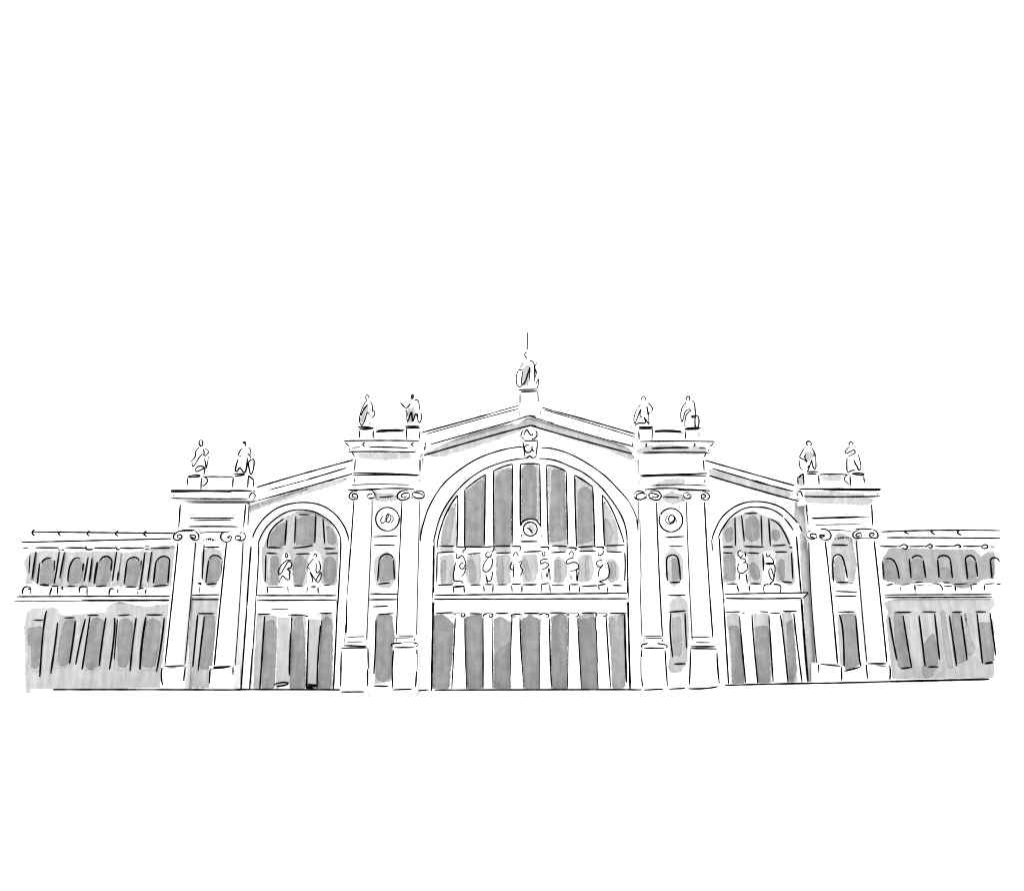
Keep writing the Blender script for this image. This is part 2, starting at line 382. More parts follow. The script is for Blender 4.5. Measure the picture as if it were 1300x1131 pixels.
# inner left
t=tower('tower',448.5,535,578,
  ['F:218,660 213,760','F:800,655 800,775','~F:212,830 210,862','~F:795,835 790,860',
   'G:217,287 342,283','G:222,330 328,331','G:202,580 340,582','G:197,610 340,609','G:215,646 295,643','~F:435,997 500,993 560,987','~F:450,997 450,1004','~F:470,996 471,1003','~F:490,995 491,1004','~F:512,993 515,1003','~F:535,992 537,1000','~F:575,992 576,997'],
  [('l','F:390,960 500,965 600,975 600,1020 480,1040 400,1020')])
part('cornice',t,-2.1,'F',depth=10.5,slabs=['118,490 795,490 840,570 790,640 800,644 215,644 165,580'],
  ink=['118,492 480,488 790,492','125,505 165,540','168,560 172,578','190,595 212,630','310,508 290,515 290,530 305,540','745,510 725,517 728,530 742,540',
       '345,547 500,548 690,555','~185,553 265,548','158,590 450,587 760,593','~855,505 845,540','~840,560 838,580','828,605 797,640'],
  washes=[('l','240,607 480,600 720,604 715,650 480,658 250,646')])  # wash puts the shade below the cornice line into the colour
part('entablature',t,-1.3,'F',depth=0.29,slabs=['200,776 795,790 795,815 190,815','150,915 750,915 750,938 150,940','185,878 705,878 705,892 185,892'],
  ink=['200,778 500,784 790,798','200,800 500,796 780,803','~190,888 400,880 700,885','!155,935 300,930 450,921','450,920 600,918 745,922'])
part('balustrade',t,-1.4,'F',depth=0.4,slabs=['383,392 676,392 676,490 383,490'],ink=['410,400 540,392 660,393','405,412 530,405 650,406'])
part('statue_plinth',t,-1.6,'F',depth=1.6,slabs=['252,366 385,366 383,490 256,490'],ink=['!245,368 300,368 380,376','255,385 320,387 385,378','258,400 258,465','380,400 380,468'])
part('statue_plinth',t,-1.6,'F',depth=1.6,slabs=['672,360 802,360 798,490 680,490'],ink=['!662,362 795,363','675,377 800,377','677,380 682,478','800,400 795,470'])
volutes(t,'F',-2.05,'195,938 385,938 385,1010 195,1010',['240,940 190,950 163,985 175,1010 210,1018 238,1000 232,970 205,965 190,985 205,1000 222,990','345,945 375,945 395,975 385,1000 350,1005 330,985 350,965 375,975'],[(202,985,40),(362,975,33)])
volutes(t,'F',-2.05,'620,938 820,938 820,1010 620,1010',['700,938 640,940 600,970 605,1010 650,1022 700,1000 700,965 660,960 630,985 655,1000 680,985','765,940 820,945 840,975 825,1002 770,1005 735,980 745,955 790,960 835,985','~715,1000 735,1000'],[(652,985,52),(788,975,50)])
column(t,'G',(118,210,100),(74,184,860),-1.3,['118,105 105,300 85,600 72,835','!95,350 85,600 78,780','210,105 205,300 182,815','~82,802 188,798','~80,827 175,825'])
column(t,'G',(365,455,100),(334,438,860),-1.3,['365,105 352,400 336,790','455,105 447,400 438,790','~332,795 430,795','~338,806 420,804','~332,790 338,825','~430,808 430,820'])
part('pedestal',t,-2.4,'G',depth=2.2,slabs=['50,843 192,843 190,1100 48,1100'],ink=['65,845 180,848','52,858 188,856','53,875 50,1055','190,860 192,965','187,965 188,1055','50,1083 170,1082'])
part('pedestal',t,-2.4,'G',depth=2.2,slabs=['318,832 442,832 436,1100 316,1100'],ink=['318,851 310,840 335,833 430,832 443,838 438,851','325,855 430,855','322,868 315,960 318,1065','441,865 440,960 434,1058','318,1072 415,1068','450,1076 500,1072'])
part('medallion',t,-1.15,'G',depth=0.14,slabs=[circ(290,197,60)],ink=['='+ring(290,197,60),'~270,180 256,200 263,218 285,200 295,178 290,170 282,195 290,215 303,205 308,185 300,172 285,178','~312,180 320,195 308,218'])
part('window',t,-1.035,'G',depth=0.03,slabs=['240,525 246,412 265,386 290,374 318,393 326,410 328,520'],ink=['247,417 254,396 271,380 290,376 308,382 320,398','247,415 240,515','322,405 326,505','243,530 303,523'],
  washes=[('l','225,400 285,362 330,400 335,500 300,550 240,545 222,480'),('d','250,420 290,382 318,410 320,505 252,515')])
part('door',t,-1.035,'G',depth=0.03,slabs=['230,680 325,680 335,800 318,900 312,1056 220,1056'],ink=['240,686 322,680','231,712 228,850 220,990','220,1052 295,1054'],
  washes=[('l','235,690 315,690 325,1000 300,1030 225,1040'),('d','240,692 310,690 328,800 320,860 308,1000 275,1030 235,1020 232,900')])
# inner right
t=tower('tower',811,894.5,578,
  ['N:145,655 145,785','N:730,668 735,765','~N:150,840 155,868','~N:735,835 737,870',
   'O:220,291 320,286','O:240,336 315,337','O:235,588 325,587','~N:375,993 440,995 510,998','~N:400,995 402,1006','~N:420,996 424,1005','~N:445,997 447,1008','~N:465,998 468,1007','~N:495,998 503,1008','~N:365,998 370,1002'],
  [('l','N:350,990 440,950 560,985 570,1020 460,1060 390,1035')],crop='N')
part('cornice',t,-2.1,'N',depth=10.5,slabs=['150,495 832,495 780,585 735,642 145,642 105,585'],
  ink=['155,497 500,494 830,498','822,510 785,545','780,565 775,582','755,602 735,635','205,515 220,525 205,543','640,515 655,525 640,543',
       '!265,560 450,553 595,552','~690,555 750,560','185,597 500,594 790,598'],
  washes=[('l','120,580 200,540 420,520 560,545 750,545 755,600 650,612 400,605 200,615 130,600')])  # cornice shade painted on as light grey
part('entablature',t,-1.3,'N',depth=0.29,slabs=['155,790 765,780 765,812 165,818','200,915 790,920 790,945 200,935','255,880 760,880 760,898 255,898','300,830 560,826 560,880 300,880'],
  ink=['!160,803 450,793','300,798 600,788 765,783','180,812 450,802 755,806','~255,893 500,884 760,893','200,928 400,918 560,925','!500,930 650,932 790,940'],
  washes=[('l','305,870 400,837 555,830 560,875 400,902 305,908')])  # entablature wash, shade put into the colour
part('balustrade',t,-1.4,'N',depth=0.4,slabs=['270,397 568,397 568,492 270,492'],ink=['290,400 410,398 530,405','290,412 410,408 545,418'])
part('statue_plinth',t,-1.6,'N',depth=1.6,slabs=['145,364 282,364 268,494 152,494'],ink=['!150,370 280,369','150,382 272,383','148,405 152,478','272,385 266,490'])
part('statue_plinth',t,-1.6,'N',depth=1.6,slabs=['562,372 695,372 690,494 565,494'],ink=['!560,384 630,375 705,376','565,390 690,388','567,408 567,475','~689,405 689,465'])
volutes(t,'N',-2.05,'130,942 330,942 330,1010 130,1010',['195,950 130,945 108,980 125,1012 180,1015 213,985 195,962 150,965 125,985 135,1003','250,945 310,940 348,975 335,1015 290,1022 245,995 245,965 290,965 325,985 300,1000 265,990','~200,1000 225,1005'],[(160,982,50),(297,982,50)])
volutes(t,'N',-2.05,'570,945 775,945 775,1010 570,1010',['605,955 565,960 552,985 570,1008 605,1005 618,985 600,970 578,985','720,950 765,960 782,990 765,1018 725,1015 708,990 725,970 750,985 735,1000 722,995'],[(586,985,32),(745,985,36)])
column(t,'O',(87,177,100),(103,210,860),-1.3,['86,108 90,400 102,795','176,112 188,450 206,795','~112,797 208,796','~115,808 205,807','~112,810 112,828','~208,812 205,828'])
column(t,'O',(331,422,100),(362,467,860),-1.3,['330,110 345,500 360,815','422,110 440,450 465,805','~350,802 450,803','~365,829 458,830'])
part('pedestal',t,-2.4,'O',depth=2.2,slabs=['98,835 230,835 232,1100 102,1100'],ink=['105,858 98,848 110,838 160,833 225,842 232,850 222,858','110,858 215,858','100,865 98,980 106,1055','220,870 225,960 232,1052','110,1073 210,1068','0,1071 100,1072'])
part('pedestal',t,-2.4,'O',depth=2.2,slabs=['348,846 490,846 498,1100 344,1100'],ink=['350,850 475,850','350,860 487,862','352,865 345,1045','486,880 490,960 498,1040','337,1066 420,1065 490,1055'])
part('medallion',t,-1.15,'O',depth=0.14,slabs=[circ(250,202,60)],ink=['='+ring(250,202,60),'~235,180 222,200 235,220 262,215 268,190 250,176 238,195 245,215 262,205 270,180','~270,185 283,218'])
part('window',t,-1.035,'O',depth=0.03,slabs=['230,520 226,400 245,383 265,380 287,398 300,520'],ink=['232,512 227,440 229,400 242,385 265,381 282,392 292,430 298,510','247,522 298,520'],
  washes=[('l','222,380 260,342 310,400 312,500 265,545 225,500'),('d','255,400 285,405 288,505 260,510')])
part('door',t,-1.035,'O',depth=0.03,slabs=['240,667 330,665 338,940 300,960 262,945 245,780'],ink=['240,674 325,667','250,680 246,780 260,905','322,680 326,780 330,858','267,940 325,938','240,1068 322,1064'],
  washes=[('l','248,620 290,592 335,620 340,780 335,920 300,980 250,985 238,960 250,850 245,700'),('m','257,705 298,705 303,875 290,900 266,895')])
# outer left
t=tower('corner_pavilion',228,314,640,
  ['B:820,720 808,912','C:290,150 278,370','C:295,168 385,168','C:215,468 395,465','C:215,495 390,495',
   '!C:250,397 262,394 270,397 262,403','~C:263,415 262,452','~B:415,1020 415,1034','~B:437,1015 435,1030','~B:455,1012 458,1032','~B:470,1014 474,1034','~B:490,1018 492,1036','~B:500,1020 502,1036','~B:520,1025 525,1033','~B:437,1015 490,1016'],
  [('l','C:215,482 375,480 370,650 335,1050 190,1050 195,900 205,650')],crop='B')
part('cornice',t,-2.1,'B',depth=10.5,slabs=['120,578 848,578 866,660 120,660'],
  ink=['!120,584 480,585 845,586','~122,582 125,597 400,592 660,597','125,652 400,657 805,657','865,575 868,600','818,655 845,605 875,628 853,668','~145,625 147,640'])
part('entablature',t,-1.3,'B',depth=0.29,slabs=['190,700 800,700 800,858 190,858','200,895 810,895 810,945 200,945'],
  ink=['203,710 190,915','790,710 772,912','290,833 500,830 685,832','~320,852 500,849 660,850','275,907 500,905 720,908'])
part('balustrade',t,-1.4,'B',depth=0.4,slabs=['390,455 680,455 680,580 390,580'],ink=['425,458 680,460','410,455 448,495 405,545'])
part('statue_plinth',t,-1.6,'B',depth=1.6,slabs=['268,446 395,446 390,580 266,580'],ink=['275,455 345,445 380,450 365,460 280,465 275,455','268,470 266,535','393,470 388,575'])
part('statue_plinth',t,-1.6,'B',depth=1.6,slabs=['676,430 815,440 865,488 862,580 673,580'],ink=['680,433 785,435','690,455 780,445','678,465 673,555','815,450 808,558','!815,450 865,490','862,490 862,550'])
volutes(t,'B',-2.05,'180,940 350,940 350,1020 180,1020',['!340,945 260,940 180,952','190,950 145,985 150,1020 190,1028 218,1000 205,980 180,985 180,1005 200,1008','340,950 368,985 360,1020 320,1025 292,1000 300,982 335,988 340,1005 320,1010 305,995','~380,965 480,957 590,957 650,950'],[(182,992,40),(330,988,40)])
volutes(t,'B',-2.05,'600,955 770,955 770,1030 600,1030',['620,955 575,970 568,1010 600,1042 645,1035 660,1000 640,995 625,1005 645,1010','735,965 770,965 785,1000 765,1030 730,1030 700,1015 710,990 740,995 745,1015 720,1028'],[(612,1000,44),(742,998,40)])
column(t,'C',(127,236,120),(46,170,905),-1.3,['127,142 90,500 45,905','236,140 205,500 170,900'],stain='128,170 142,185 155,240 150,300 125,375 112,390')
column(t,'C',(430,532,120),(352,484,905),-1.3,['430,142 398,450 352,918','532,140 515,450 483,905'])
part('pedestal',t,-2.4,'C',depth=2.2,slabs=['24,905 174,905 165,1070 24,1070'],ink=['42,910 170,908','~55,920 120,920','28,920 24,980 32,1028','172,915 162,1003'])
part('pedestal',t,-2.4,'C',depth=2.2,slabs=['322,912 472,910 472,1070 322,1070'],ink=['!348,918 400,917 455,912','~325,928 420,922','328,925 322,1020','470,915 470,965'])
part('window',t,-1.035,'C',depth=0.03,slabs=['300,400 318,245 355,220 400,245 402,360 385,400'],ink=['322,244 334,227 356,220 380,226 399,246','318,250 300,392','405,255 398,360','303,402 370,395'],
  washes=[('l','272,200 330,168 400,200 400,330 350,425 300,400 270,350'),('d','324,252 360,230 392,260 382,378 308,395')])
part('door',t,-1.035,'C',depth=0.03,slabs=['250,580 352,580 365,700 340,1050 215,1050'],ink=['250,583 352,583','250,590 219,915','292,598 252,942'],
  washes=[('l','252,588 350,588 360,700 335,1045 215,1045'),('d','297,602 350,592 358,680 335,920 270,930 260,880')])
# outer right
t=tower('corner_pavilion',1025,1107.5,640,
  ['R:135,705 148,890','S:278,155 375,157','S:300,444 432,449','S:297,475 430,474',
   '~R:430,1012 430,1024','~R:452,1008 455,1022','~R:470,1004 472,1020','~R:490,1002 490,1018','~R:505,1000 508,1014','~R:525,998 528,1014','~R:540,998 545,1018','~R:455,1008 505,1002'],
  [('l','S:272,150 320,75 400,120 428,280 415,380 350,408 275,370')],crop='R')
part('cornice',t,-2.1,'R',depth=10.5,slabs=['90,563 835,563 832,640 105,640','140,640 780,640 775,705 150,705'],
  ink=['!105,568 480,570 832,572','320,576 600,580 830,582','~832,565 832,580','145,637 480,640 830,635','~808,605 810,625','82,605 105,650','90,600 115,592 135,640'],
  washes=[('l','150,600 400,592 690,617 690,640 150,640'),('l','150,650 500,650 770,655 765,690 700,715 400,700 170,690')])  # both wash bands are painted shade at the cornice
part('entablature',t,-1.3,'R',depth=0.29,slabs=['160,690 775,690 775,840 190,842','190,840 775,840 775,940 190,940'],
  ink=['167,695 185,890','753,693 765,895','!220,832 450,826 640,820','~600,822 735,817','~250,893 450,888 655,887'])
part('balustrade',t,-1.4,'R',depth=0.4,slabs=['278,436 565,436 565,566 278,566'],ink=['285,440 400,437 530,440','~550,435 510,478 550,528'],
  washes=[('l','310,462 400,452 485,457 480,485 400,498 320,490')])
part('statue_plinth',t,-1.6,'R',depth=1.6,slabs=['85,475 140,430 276,430 285,566 90,566'],ink=['!85,475 140,432','140,432 148,535','90,480 93,525','!175,415 272,415','!175,432 260,435','278,445 283,535'],washes=[('l','95,482 135,450 142,540 95,545')])
part('statue_plinth',t,-1.6,'R',depth=1.6,slabs=['560,430 686,430 692,566 565,566'],ink=['575,432 640,428 685,435 670,447 580,435','560,450 568,550','683,455 690,515'])
volutes(t,'R',-2.05,'205,945 360,945 360,1012 205,1012',['~210,942 175,965 178,1005','178,1000 220,1018 258,1000 250,975 210,975 205,995 235,1005','295,932 350,935 388,975 380,1015 340,1025 300,1010 292,985 330,985 325,995 300,1000','~370,938 480,940 560,945'],[(216,982,42),(342,978,46)])
volutes(t,'R',-2.05,'610,925 785,925 785,1005 610,1005',['640,940 600,955 585,985 605,1008 650,1005 662,975 635,965 612,985 630,995 650,985','610,930 700,927 780,938','780,938 808,970 805,1005 770,1008 738,990 745,965 775,968 772,985 755,985'],[(622,975,40),(772,972,38)])
column(t,'S',(133,236,120),(184,313,893),-1.3,['133,140 150,500 183,893','235,135 275,500 312,905'])
column(t,'S',(431,540,120),(495,620,885),-1.3,['430,130 460,500 495,885','540,130 580,500 620,892'])
part('pedestal',t,-2.4,'S',depth=2.2,slabs=['193,895 337,905 337,1075 195,1075'],ink=['205,897 270,905 330,910','193,900 195,952','337,912 337,1000'])
part('pedestal',t,-2.4,'S',depth=2.2,slabs=['492,890 638,895 640,1075 500,1075'],ink=['500,895 612,896','~550,907 615,910','492,900 495,950 503,992','635,905 641,950 635,1005'])
part('window',t,-1.035,'S',depth=0.03,slabs=['287,388 284,240 315,213 347,238 375,385'],ink=['287,383 285,240 315,215 345,240 372,360','302,389 378,387','~390,395 408,395'],
  washes=[('m','290,248 320,222 345,260 362,378 294,378')])
part('door',t,-1.035,'S',depth=0.03,slabs=['315,570 425,570 440,780 458,920 355,948 345,700'],ink=['315,573 422,572','322,590 345,700 352,912','425,595 440,780 455,912','355,942 450,917'],
  washes=[('l','312,600 330,588 425,580 445,760 440,910 330,905'),('d','328,588 418,588 433,750 448,900 360,938 350,700')])

# ================================================================ side bays
def sidebay(outline,hole,cr,ink,washes,Y=0.2):
    return part('side_bay',station,Y,cr,slabs=[outline],holes=[hole],depth=1.2,ink=ink,washes=washes)
holeL=pts('95,1090 135,400 160,30','E')[:2]+arcpts('D:160,690 170,640 220,555 300,485 380,445 460,435 560,450 650,500 710,560 748,635')+pts('728,370 718,600 695,1090','E')
s=sidebay('0:270,886 290,648 316,640 450,596 480,596 480,886',holeL,'D',
  ['118,635 150,560 215,480 300,420 400,390 500,383 600,400 690,450 760,530 800,620 815,720','!814,700 812,780 804,1000 800,1131',
   '160,690 170,640 220,555 300,485 380,445 460,435 560,450 650,500 710,560 748,635','748,635 748,750 735,1000 728,1131','160,690 150,900 135,1131','105,700 90,900 75,1131',
   'E:75,452 65,600 33,1045','E:135,452 120,700 95,1045','E:728,370 718,600 697,1045','!E:800,452 790,600 783,690'],[])
part('raking_cornice',s,-0.4,'D',depth=2.0,slabs=['130,274 855,73 848,240 760,260 480,320 110,450 98,384'],
  ink=['135,277 500,170 850,75','~235,293 500,222','500,222 790,135','~100,383 200,356','200,356 480,278 840,175','853,80 850,155','~848,210 848,240'],
  washes=[('l','100,412 300,342 480,288 640,245 800,205 780,230 600,290 400,348 200,410 110,445'),('m','170,385 300,345 470,292 520,285 400,325 200,398')])  # shade under the sloping cornice, laid on as grey wash
mm=MB(); mm.slab([(x,y) for x,y in pts('90,1090','E')]+arcpts('D:155,700 165,640 215,550 295,480 378,440 460,430 562,445 654,496 714,556 753,635')+pts('735,370 702,1090','E'),0.5,0.5)
fr=part('window_frame',s,0.5,'D',mb=mm,
  ink=['~222,700 235,610 275,550 338,503','215,745 292,750','430,753 535,750','645,750 730,747','212,760 207,950','215,990 335,990','413,980 478,982','535,988 572,988','628,977 680,973'],
  washes=[('l','185,850 185,720 240,600 330,495 450,450 580,450 670,530 730,650 730,760 715,980 650,965 620,800 600,735 560,725 520,738 500,960 420,975 400,790 380,740 330,745 300,960 250,978 200,960')])
for sh,ik,wa in [('222,705 235,610 275,550 338,503 362,508 348,705',['222,700 235,610 275,550 338,503','362,508 348,690','222,705 318,708'],'238,690 255,612 300,552 350,525 343,688 250,700'),
  ('427,470 570,470 563,690 418,705',['427,483 418,672','450,470 525,470','570,472 563,672','410,708 480,703 548,690'],'430,512 500,480 562,487 566,560 556,676 428,688'),
  ('622,500 680,545 720,620 720,710 635,710',['622,500 635,680','630,713 708,714'],'650,548 690,582 713,640 708,683 660,678'),
  ('225,757 300,757 300,985 225,985',[],'255,772 298,767 298,860 290,972 252,968 247,870'),
  ('410,757 505,757 505,975 410,975',[],'420,792 450,760 498,792 493,900 470,968 422,964 412,880'),
  ('622,757 722,755 720,970 622,970',[],'637,792 680,767 708,800 716,900 698,968 642,955 627,880')]:
    pane(s,0.465,'D',sh,ik,[('l',sh),('d',wa)] if sh[0]!='2' or True else [])
part('balcony',s,-0.2,'D',depth=0.9,slabs=['142,1047 724,1047 722,1088 140,1088'],ink=['142,1050 720,1050','148,1085 720,1082'])
part('pedestal',s,-0.1,'D',depth=0.7,slabs=['222,983 370,983 370,1047 222,1047'],ink=['225,990 222,1035','~368,985 372,1028','~225,990 335,990'])
part('pedestal',s,-0.1,'D',depth=0.7,slabs=['508,983 588,983 588,1047 508,1047'],ink=['~512,992 505,1030','585,990 588,1035','535,988 572,988'])
part('lintel',s,0.42,'E',depth=0.08,slabs=['140,405 724,405 720,500 595,500 590,520 492,520 490,508 370,512 355,520 245,508 138,508'],
  ink=['152,505 245,506','~250,470 375,470','~310,518 355,518','372,511 490,510','492,512 510,520 585,520 592,508','595,500 685,498'])
for sh,ik,wl,wd in [('135,510 300,510 290,1080 95,1080',['203,520 185,800 168,1045'],'150,515 290,520 270,1040 125,1040 135,800','215,560 270,550 296,680 288,900 270,1040 188,1040 198,750'),
  ('385,515 502,515 500,1080 375,1080',[],'390,520 495,520 495,1040 380,1040','420,540 470,520 490,700 492,1040 385,1040 400,750'),
  ('600,505 700,500 700,1080 580,1080',[],'605,510 690,510 688,1040 585,1040','620,550 650,520 688,560 686,850 670,1040 592,1040 602,800')]:
    part('doorway',s,0.465,'E',slabs=[sh],ink=ik,washes=[('l',wl),('d',wd)],depth=0.03)
for tp,bt,ik,wa in [((300,392,530),(275,378,1055),['397,530 385,750 380,945','270,1010 330,995 372,1000 350,1015 290,1022'],'300,530 385,535 375,1000 285,1040 295,750'),
   ((516,608,530),(503,582,1055),['518,545 503,1040','610,550 588,800 580,1050','!500,1010 580,1018 510,1030 570,1045'],'522,540 600,545 580,800 578,1040 510,1040')]:
    m=MB(); m.slab(pts('%f,%f %f,%f %f,%f %f,%f'%(tp[0],515,tp[1],515,bt[1],1080,bt[0],1080),'E'),0.25,0.25)
    part('pilaster',s,0.25,'E',mb=m,ink=ik,washes=[('l',wa)])
# right side bay
holeR=pts('255,1090 230,600 213,340','Q')+arcpts('V:183,640 210,570 280,480 370,425 470,415 570,435 650,490 720,583 742,640')+pts('778,400 800,700 828,1090','Q')
s=sidebay('0:860,886 860,596 895,596 1018,637 1050,648 1070,886',holeR,'V',
  ['138,650 150,600 200,500 280,425 370,385 460,376 560,390 650,430 750,530','765,550 782,590','~133,650 140,730',
   '183,640 210,570 280,480 370,425 470,415 570,435 650,490 720,583','188,640 200,850 215,1020','~213,1000 218,1070 222,1131','742,625 760,850 775,1025',
   'Q:222,450 230,600 255,1010','!Q:778,400 800,700 825,995'],
  [('l','770,600 825,640 850,900 865,1131 800,1131 775,850'),('l','Q:795,440 858,440 880,860 870,990 830,990'),('l','735,385 800,385 825,640 790,640 760,540 725,480')])
part('raking_cornice',s,-0.4,'V',depth=2.0,slabs=['80,76 755,266 765,380 640,360 400,285 110,200 76,190'],
  ink=['85,80 400,170 750,268','135,138 420,222','!'+'420,222 560,262','560,262 720,303','115,190 400,275 760,375','75,85 78,160','~80,215 80,245'],
  washes=[('l','110,145 400,222 690,305 705,340 640,350 400,280 130,198')])  # grey wash along the slope is painted cornice shade
mm=MB(); mm.slab(pts('250,1090 225,600 208,340','Q')+arcpts('V:179,640 206,567 276,476 367,421 470,411 573,431 655,486 726,583 746,640')+pts('783,400 805,700 833,1090','Q'),0.5,0.5)
fr=part('window_frame',s,0.5,'V',mb=mm,
  ink=['213,743 283,747','390,744 475,748','588,738 675,738','690,703 715,708','375,735 377,775','502,752 507,870','706,740 716,930','240,967 348,968','408,965 487,967','637,950 712,958'],
  washes=[('l','218,700 222,560 300,490 430,440 480,470 540,490 620,520 690,640 715,740 730,950 700,980 620,940 590,730 500,730 490,940 400,940 395,760 300,740 300,950 220,950')])
for sh,ik,wa in [('215,580 300,488 305,700 215,700',['300,488 305,695','215,702 288,700'],'235,572 280,562 282,650 240,668 228,620'),
  ('350,475 370,460 458,458 488,478 495,700 368,700',['348,475 368,662','370,462 458,460','488,480 495,690','368,698 508,702'],'382,502 430,478 472,512 473,638 420,670 378,630'),
  ('543,497 610,533 657,600 692,690 557,698',['543,497 555,695','555,505 610,535 655,600 692,685','570,693 665,687'],'570,582 610,582 624,630 600,662 568,640'),
  ('218,752 300,752 305,955 218,955',[],'226,762 294,762 303,860 293,942 232,942'),
  ('395,752 495,752 495,955 395,955',[],'403,832 440,813 477,870 477,928 440,942 412,900'),
  ('590,745 700,742 710,950 600,950',[],'618,792 650,792 655,930 632,945 612,900')]:
    pane(s,0.465,'V',sh,ik,[('l',sh),('d',wa)])
part('balcony',s,-0.2,'V',depth=0.9,slabs=['225,1037 826,1028 785,1072 225,1075'],ink=['228,1040 500,1035 828,1030','235,1070 500,1073 780,1068','~828,1030 785,1068'])
part('pedestal',s,-0.1,'V',depth=0.7,slabs=['315,970 403,970 405,1036 315,1036'],ink=['315,975 328,1025','402,975 405,1018'])
part('pedestal',s,-0.1,'V',depth=0.7,slabs=['512,975 545,968 615,971 630,988 627,1035 512,1035'],ink=['512,1028 512,980 545,970 615,973 630,990 625,1028'])
part('lintel',s,0.42,'Q',depth=0.08,slabs=['225,394 778,388 790,484 645,484 625,500 555,500 540,490 480,488 440,503 380,507 355,496 230,490'],
  ink=['235,490 340,488','355,495 380,506 432,503','480,487 540,490','555,500 625,500','645,483 745,485'])
for sh,ik,wl,wd in [('232,495 335,495 342,600 380,1080 258,1080 238,700',[],'240,505 325,505 345,700 390,930 395,1000 280,1005 262,700','255,595 320,590 345,750 375,1000 285,1005 278,750'),
  ('428,495 545,495 550,600 577,1080 468,1080 438,700',[],'435,505 540,505 550,700 560,1000 465,1005 445,750','452,595 535,592 542,800 548,1000 470,1005 452,750'),
  ('630,488 745,488 790,1080 688,1080 645,650',['723,500 745,700 783,998'],'640,500 700,485 725,600 745,990 655,1000 665,800','672,565 708,548 730,760 742,900 715,1000 692,980 682,750')]:
    part('doorway',s,0.465,'Q',slabs=[sh],ink=ik,washes=[('l',wl),('d',wd)],depth=0.03)
for a,b,c,d,ik in [(335,424,378,466,['~335,520 340,600','340,600 358,800 377,998','423,510 435,700 465,1008']),(546,626,576,684,['~545,510 550,600','550,600 575,992','625,510 645,650 683,1008'])]:
    m=MB(); m.slab(pts('%f,%f %f,%f %f,%f %f,%f'%(a-2,503,b+2,503,d,1080,c,1080),'Q'),0.25,0.25)
    part('pilaster',s,0.25,'Q',mb=m,ink=ik)
# base courses and an added ramp, sloped so no shaded crease shows
def ramp(x0,x1,ya,yb,Y=-2.63,run=14):
    a=P(x0,ya,Y); b=P(x1,yb,Y); q=0.32
    m=MB(); V=[(a.x,Y,a.z-q),(b.x,Y,b.z-q),(b.x+2,Y-run,0.004),(a.x-2,Y-run,0.004),(a.x,Y,-.2),(b.x,Y,-.2),(b.x+2,Y-run,-.2),(a.x-2,Y-run,-.2)]
    m.add(V,[[0,3,2,1],[0,1,5,4],[1,2,6,5],[2,3,7,6],[3,0,4,7],[4,5,6,7]])
    o=link('added_ramp',m); o.data.materials.clear(); o.data.materials.append(gm); tag(o,kind='structure')
ramp(916,1300,867.5,859.5)
def base(ink,x0,x1,Y,ytop):
    m=MB(); a=P(x0,ytop,Y); b=P(x1,ytop,Y); m.box(a.x,b.x,Y,Y+0.3,0,max(0.15,a.z)); part('base_course',station,Y,'E',mb=m,ink=ink)
base(['=A:270,1061 700,1061 1037,1061','=C:0,1057 300,1058 520,1058','=E:0,1046 400,1047 745,1048'],40,431,-2.6,874.5)
m=MB(); m.slab([(918,868.5),(1036,865.5),(1125,862.5),(1262,860.5),(1262,884),(918,884)],-2.6,0.3)
part('base_course',station,-2.6,'Q',mb=m,ink=['Q:228,1016 500,1008 905,1000','S:170,1017 350,1014 688,1005','!T:140,1012 400,1006 735,998'])

# ================================================================ wings
def wing(name_slab,cr,ink,washes,Y=1.0):
    return part('wing',station,Y,cr,slabs=[name_slab],depth=18,ink=ink,washes=washes)
s=wing('0:16,886 16,676 250,676 250,886','A',
  ['155,645 210,647','~88,214 122,214','165,213 302,214','345,213 468,215','515,215 640,216','670,216 812,216','852,216 968,215',
   '300,222 315,232 335,222','468,205 470,222 510,222','478,238 485,252','645,208 652,222 668,222','~820,205 845,203','~820,220 845,218','325,445 325,465'],
  [('l','95,300 130,250 220,232 380,240 560,235 720,245 880,220 975,195 1030,240 1025,350 980,440 900,455 700,440 450,445 330,450 200,440 130,400'),
   ('l','115,600 150,575 290,575 320,620 480,610 590,600 600,560 670,540 830,570 870,560 965,550 960,900 925,1045 700,1052 450,1070 140,1085 110,1085 100,680')])
part('cornice',s,0.4,'A',depth=18.6,slabs=['140,112 1100,120 1100,200 80,200 80,150'],
  ink=['140,117 560,122 1000,126','160,105 145,122 158,140','315,113 303,128 315,140','490,110 475,128 488,143','660,112 643,128 660,143','830,113 813,128 830,145','80,180 500,170 980,158'])
part('ledge',s,0.5,'A',depth=0.5,slabs=['35,500 1100,500 1100,534 35,534'],ink=['52,505 500,503 978,503','~35,531 440,530','!440,528 975,526','88,531 95,531'])
for sh,ik in [('88,452 140,447 136,500 86,500',['88,490 95,452 130,447','130,447 132,458 118,460','~137,455 135,490']),('250,443 300,443 296,500 247,500',['248,497 262,450','260,443 300,443','298,445 294,492']),
   ('430,448 476,448 474,500 430,500',['430,480 432,450 475,448','473,450 473,497']),('608,458 657,458 657,500 606,500',['605,497 612,460 635,460','~657,460 657,485']),('778,458 826,456 824,500 775,500',['~775,490 776,475','!780,462 790,456','790,456 812,456','826,460 822,488'])]:
    part('pedestal',s,0.45,'A',depth=0.55,slabs=[sh],ink=ik)
